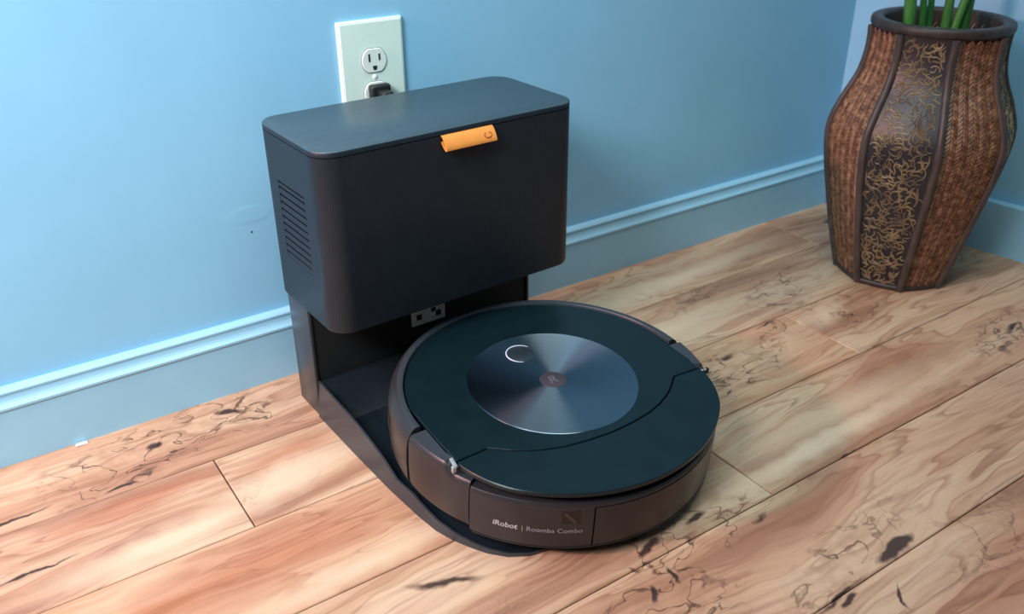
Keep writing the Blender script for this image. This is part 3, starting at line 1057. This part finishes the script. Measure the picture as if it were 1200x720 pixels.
# smooth profile through the knots
def prof_r(t):
    for i in range(len(VZ) - 1):
        if t <= VZ[i + 1] or i == len(VZ) - 2:
            break
    def m(k):
        k0, k1 = max(0, k - 1), min(len(VZ) - 1, k + 1)
        return (VR[k1] - VR[k0]) / (VZ[k1] - VZ[k0])
    h = VZ[i + 1] - VZ[i]
    s = (t - VZ[i]) / h
    return ((2 * s ** 3 - 3 * s * s + 1) * VR[i] + (s ** 3 - 2 * s * s + s) * h * m(i) + (-2 * s ** 3 + 3 * s * s) * VR[i + 1] + (s ** 3 - s * s) * h * m(i + 1))


NP_ = 8
A0 = -180.0
STEP = 360.0 / NP_


def vase_pt(ang, t, out=0.0):
    """point on the eight-sided, slightly bulging surface; ang in degrees"""
    r = prof_r(t)
    f = ((ang - A0) % STEP) / STEP - 0.5
    flat = math.cos(math.radians(STEP / 2)) / math.cos(math.radians(STEP * f))
    rr = r * (0.62 * flat + 0.38) + out
    a_ = math.radians(ang)
    return Vector((rr * math.cos(a_), rr * math.sin(a_), t * VH))


# core shell
bm = bmesh.new()
NT, NA = 36, 48
rings = []
for it in range(NT + 1):
    t = 0.004 + 0.972 * it / NT
    rings.append([bm.verts.new(vase_pt(A0 + 360.0 * k / NA, t, -0.0012)) for k in range(NA)])
for A, B in zip(rings, rings[1:]):
    for k in range(NA):
        bm.faces.new((A[k], A[(k + 1) % NA], B[(k + 1) % NA], B[k]))
bm.faces.new(list(reversed(rings[0])))
obj('vase_body', bm, WEAVEBACK, vase, True, 60)
# foot and rim
def ring_loop(name, t, rad, mat, wid, hgt, outw):
    bm_ = bmesh.new()
    rs_ = []
    for k in range(64):
        ang = A0 + 360.0 * k / 64
        p_ = vase_pt(ang, t, outw)
        d = Vector((math.cos(math.radians(ang)), math.sin(math.radians(ang)), 0))
        rs_.append([bm_.verts.new(p_ + d * wid * math.cos(2 * PI * s / 10) + Vector((0, 0, hgt * math.sin(2 * PI * s / 10)))) for s in range(10)])
    for k in range(64):
        A_, B_ = rs_[k], rs_[(k + 1) % 64]
        for s in range(10):
            bm_.faces.new((A_[s], A_[(s + 1) % 10], B_[(s + 1) % 10], B_[s]))
    return obj(name, bm_, mat, vase, True, 60)


ring_loop('foot', 0.012, 0, RIMW, 0.0035, 0.0046, 0.0)
bm = bmesh.new()
NA2 = 64
rprof = [(-0.002, 0.3585), (0.0020, 0.3595), (0.0034, 0.3620), (0.0036, 0.3665), (0.0024, 0.3700), (0.0, 0.3712), (-0.009, 0.3712), (-0.0120, 0.3700), (-0.0135, 0.3660), (-0.0140, 0.330)]
rings = []
for o_, z in rprof:
    rings.append([bm.verts.new(Vector(((0.0865 + o_) * math.cos(2 * PI * k / NA2), (0.0865 + o_) * math.sin(2 * PI * k / NA2), z))) for k in range(NA2)])
for A, B in zip(rings, rings[1:]):
    for k in range(NA2):
        bm.faces.new((A[k], A[(k + 1) % NA2], B[(k + 1) % NA2], B[k]))
obj('rim', bm, RIMW, vase, True, 60)

for pnl in range(NP_):
    a_l = A0 + STEP * pnl
    # rib along each seam
    bm = bmesh.new()
    add_tube(bm, [vase_pt(a_l, 0.005 + 0.962 * k / 30, 0.0004) for k in range(31)], [0.0054 for k in range(31)], 8)
    obj('seam_rib', bm, RIBW, vase, True, 60)
    weave = (pnl % 2 == 1)
    mar = 2.2                                          # keep clear of the ribs (deg at r)
    if weave:
        bm = bmesh.new()
        nc, nr = 10, 66
        for c in range(nc):
            for r_ in range(nr):
                t0 = 0.018 + 0.948 * r_ / nr
                sgn = 1 if c % 2 == 0 else -1
                f0 = (c + 0.02) / nc
                f1 = (c + 0.98) / nc
                ang0 = a_l + mar + (STEP - 2 * mar) * f0
                ang1 = a_l + mar + (STEP - 2 * mar) * f1
                dt = 0.0085 * sgn
                h_ = 0.948 / nr * 0.53
                tc_ = t0
                corners = []
                for an, tt in ((ang0, tc_ - dt - h_), (ang1, tc_ + dt - h_), (ang1, tc_ + dt + h_), (ang0, tc_ - dt + h_)):
                    corners.append(bm.verts.new(vase_pt(an, min(0.966, max(0.01, tt)), 0.0)))
                am = (ang0 + ang1) / 2
                m0 = bm.verts.new(vase_pt(ang0 * 0.75 + ang1 * 0.25, min(0.966, max(0.01, tc_ - dt * 0.5)), 0.0015))
                m1 = bm.verts.new(vase_pt(ang0 * 0.25 + ang1 * 0.75, min(0.966, max(0.01, tc_ + dt * 0.5)), 0.0015))
                c0, c1, c2, c3 = corners
                bm.faces.new((c0, c1, m1, m0))
                bm.faces.new((c1, c2, m1))
                bm.faces.new((c2, c3, m0, m1))
                bm.faces.new((c3, c0, m0))
        me = bpy.data.meshes.new('woven_panel')
        bm.to_mesh(me)
        bm.free()
        stuff(link('woven_panel', me, WEAVE, vase))
    else:
        bm = bmesh.new()
        g = []
        for it in range(33):
            t = 0.015 + 0.952 * it / 32
            g.append([bm.verts.new(vase_pt(a_l + 1.5 + (STEP - 3.0) * k / 6, t, 0.0004)) for k in range(7)])
        for A, B in zip(g, g[1:]):
            for k in range(6):
                bm.faces.new((A[k], A[k + 1], B[k + 1], B[k]))
        obj('scroll_panel', bm, SCROLLBACK, vase, True, 60)
        rnd = random.Random(100 + pnl)
        bm = bmesh.new()
        if pnl in (0, 2, 6):
            cnt = 620 if pnl == 0 else 280
            placed = 0
            starts = []
            tries = 0
            while placed < cnt and tries < 20000:
                tries += 1
                t = rnd.uniform(0.03, 0.95)
                f = rnd.uniform(0.05, 0.95)
                th = rnd.uniform(0, 2 * PI)
                key_ = Vector((f * STEP * PI / 180 * prof_r(t), t * VH))
                if any((key_ - q_).length < 0.0050 for q_ in starts):
                    continue
                ln = rnd.uniform(0.011, 0.026)
                curl = rnd.choice((-1, 1)) * rnd.uniform(1.2, 4.6) / ln
                flip = rnd.random() < 0.35
                pts = []
                ns = 9
                px_, pz_ = 0.0, 0.0
                ok = True
                for k in range(ns):
                    rr = prof_r(min(0.95, max(0.02, t + pz_ / VH)))
                    an = a_l + 3.0 + (STEP - 6.0) * f + math.degrees(px_ / rr)
                    tt = t + pz_ / VH
                    if not (a_l + 2.6 < an < a_l + STEP - 2.6) or not (0.02 < tt < 0.962):
                        ok = False
                        break
                    pts.append(vase_pt(an, tt, 0.0008))
                    th += curl * (ln / ns) * (-1 if (flip and k > 4) else 1)
                    px_ += math.cos(th) * ln / ns
                    pz_ += math.sin(th) * ln / ns
                if not ok or len(pts) < 4:
                    continue
                rads = [0.0010 * (0.55 + 0.45 * math.sin(PI * (k + 0.5) / len(pts))) for k in range(len(pts))]
                add_tube(bm, pts, rads, 4)
                placed += 1
                starts.append(key_)
                starts.append(Vector((key_.x + px_ * 0.6, key_.y + pz_ * 0.6)))
            stuff(obj('scrollwork', bm, SCROLL, vase, True, 80))
        else:
            bm.free()

# soil and moss in the vase
bm = bmesh.new()
NA3 = 40
rings = []
for it in range(1, 11):
    r = 0.0712 * it / 10
    rings.append([bm.verts.new((r * math.cos(2 * PI * k / NA3), r * math.sin(2 * PI * k / NA3), 0.3460 + random.uniform(-0.003, 0.003))) for k in range(NA3)])
ctr = bm.verts.new((0, 0, 0.347))
for k in range(NA3):
    bm.faces.new((ctr, rings[0][k], rings[0][(k + 1) % NA3]))
for A, B in zip(rings, rings[1:]):
    for k in range(NA3):
        bm.faces.new((A[k], B[k], B[(k + 1) % NA3], A[(k + 1) % NA3]))
soil = obj('moss', bm, SOIL, vase, True, 60)
stuff(soil)
bm = bmesh.new()
rnd = random.Random(5)
for k in range(70):
    a_ = rnd.uniform(0, 2 * PI)
    r = 0.066 * math.sqrt(rnd.random())
    p_ = Vector((r * math.cos(a_), r * math.sin(a_), 0.3475))
    d = Vector((rnd.uniform(-1, 1), rnd.uniform(-1, 1), rnd.uniform(0.0, 0.9))).normalized()
    add_tube(bm, [p_, p_ + d * 0.007, p_ + d * 0.013 + Vector((0, 0, -0.002))], 0.0005, 4)
stuff(obj('dry_straw', bm, STRAW, vase))

# green stems rising out of the frame
plant = empty('green_plant', 'green stems of a plant rising from the woven vase', 'plant', (VC[0], VC[1], 0.350))
#  foot (x, y), lean (x, y), radius
STEMS = [(-0.040, 0.020, -0.045, 0.02, 0.0074), (-0.018, 0.016, -0.035, 0.02, 0.0042), (-0.006, -0.010, -0.03, 0.0, 0.0056),
         (0.000, -0.016, 0.045, -0.035, 0.0050), (0.022, -0.016, -0.005, -0.01, 0.0074), (0.004, 0.020, -0.02, 0.02, 0.004)]
for i, (x, y, lx, ly, rad) in enumerate(STEMS):
    bm = bmesh.new()
    pts = [Vector((x + lx * t * 0.6 + lx * t * t * 0.6, y + ly * t, -0.004 + 0.30 * t)) for t in [k / 14 for k in range(15)]]
    add_tube(bm, pts, [rad * (1.15 - 0.6 * k / 14) for k in range(15)], 10)
    st = obj('stem', bm, LEAF, plant, True, 60)
    # blade at the top
    bm = bmesh.new()
    tip = pts[-1]
    dirv = Vector((-0.08 + lx + 0.06 * math.cos(i * 2.1), -0.05 + ly + 0.06 * math.sin(i * 2.1), 0.14)).normalized()
    side = dirv.cross(Vector((0, 0, 1))).normalized()
    L_, M_, R_ = [], [], []
    for k in range(9):
        t = k / 8
        p_ = tip + dirv * 0.12 * t + Vector((0, 0, -0.05 * t * t))
        wd = 0.016 * math.sin(PI * min(0.999, 0.08 + 0.92 * t)) ** 0.8
        L_.append(bm.verts.new(p_ - side * wd + Vector((0, 0, 0.003))))
        M_.append(bm.verts.new(p_))
        R_.append(bm.verts.new(p_ + side * wd + Vector((0, 0, 0.003))))
    for k in range(8):
        bm.faces.new((L_[k], M_[k], M_[k + 1], L_[k + 1]))
        bm.faces.new((M_[k], R_[k], R_[k + 1], M_[k + 1]))
    obj('leaf', bm, LEAF, st, True, 80)

# ------------------------------------------------------------------ small things
bm = bmesh.new()
add_box(bm, -0.006, 0.006, -0.0022, 0.0022, 0.0, 0.0018, 0.0005, 1)
for vv in bm.verts:
    vv.co.x += random.uniform(-0.0012, 0.0012)
    vv.co.y += random.uniform(-0.0008, 0.0008)
ch = obj('paint_chip', bm, CHIP)
ch.location = (-0.063, -0.0175, 0.0001)
tag(ch, 'tiny white paint chip lying on the floor against the baseboard', 'chip')
bm = bmesh.new()
add_lathe(bm, [(0.0012, 0.0), (0.0010, 0.0004)], 10)
bmesh.ops.rotate(bm, verts=bm.verts, cent=(0, 0, 0), matrix=Matrix.Rotation(PI / 2, 3, 'X'))
nh = obj('nail_hole', bm, SLOT, bpy.data.objects['wall_back'])
nh.location = (0.164, 0.0001, 0.192)
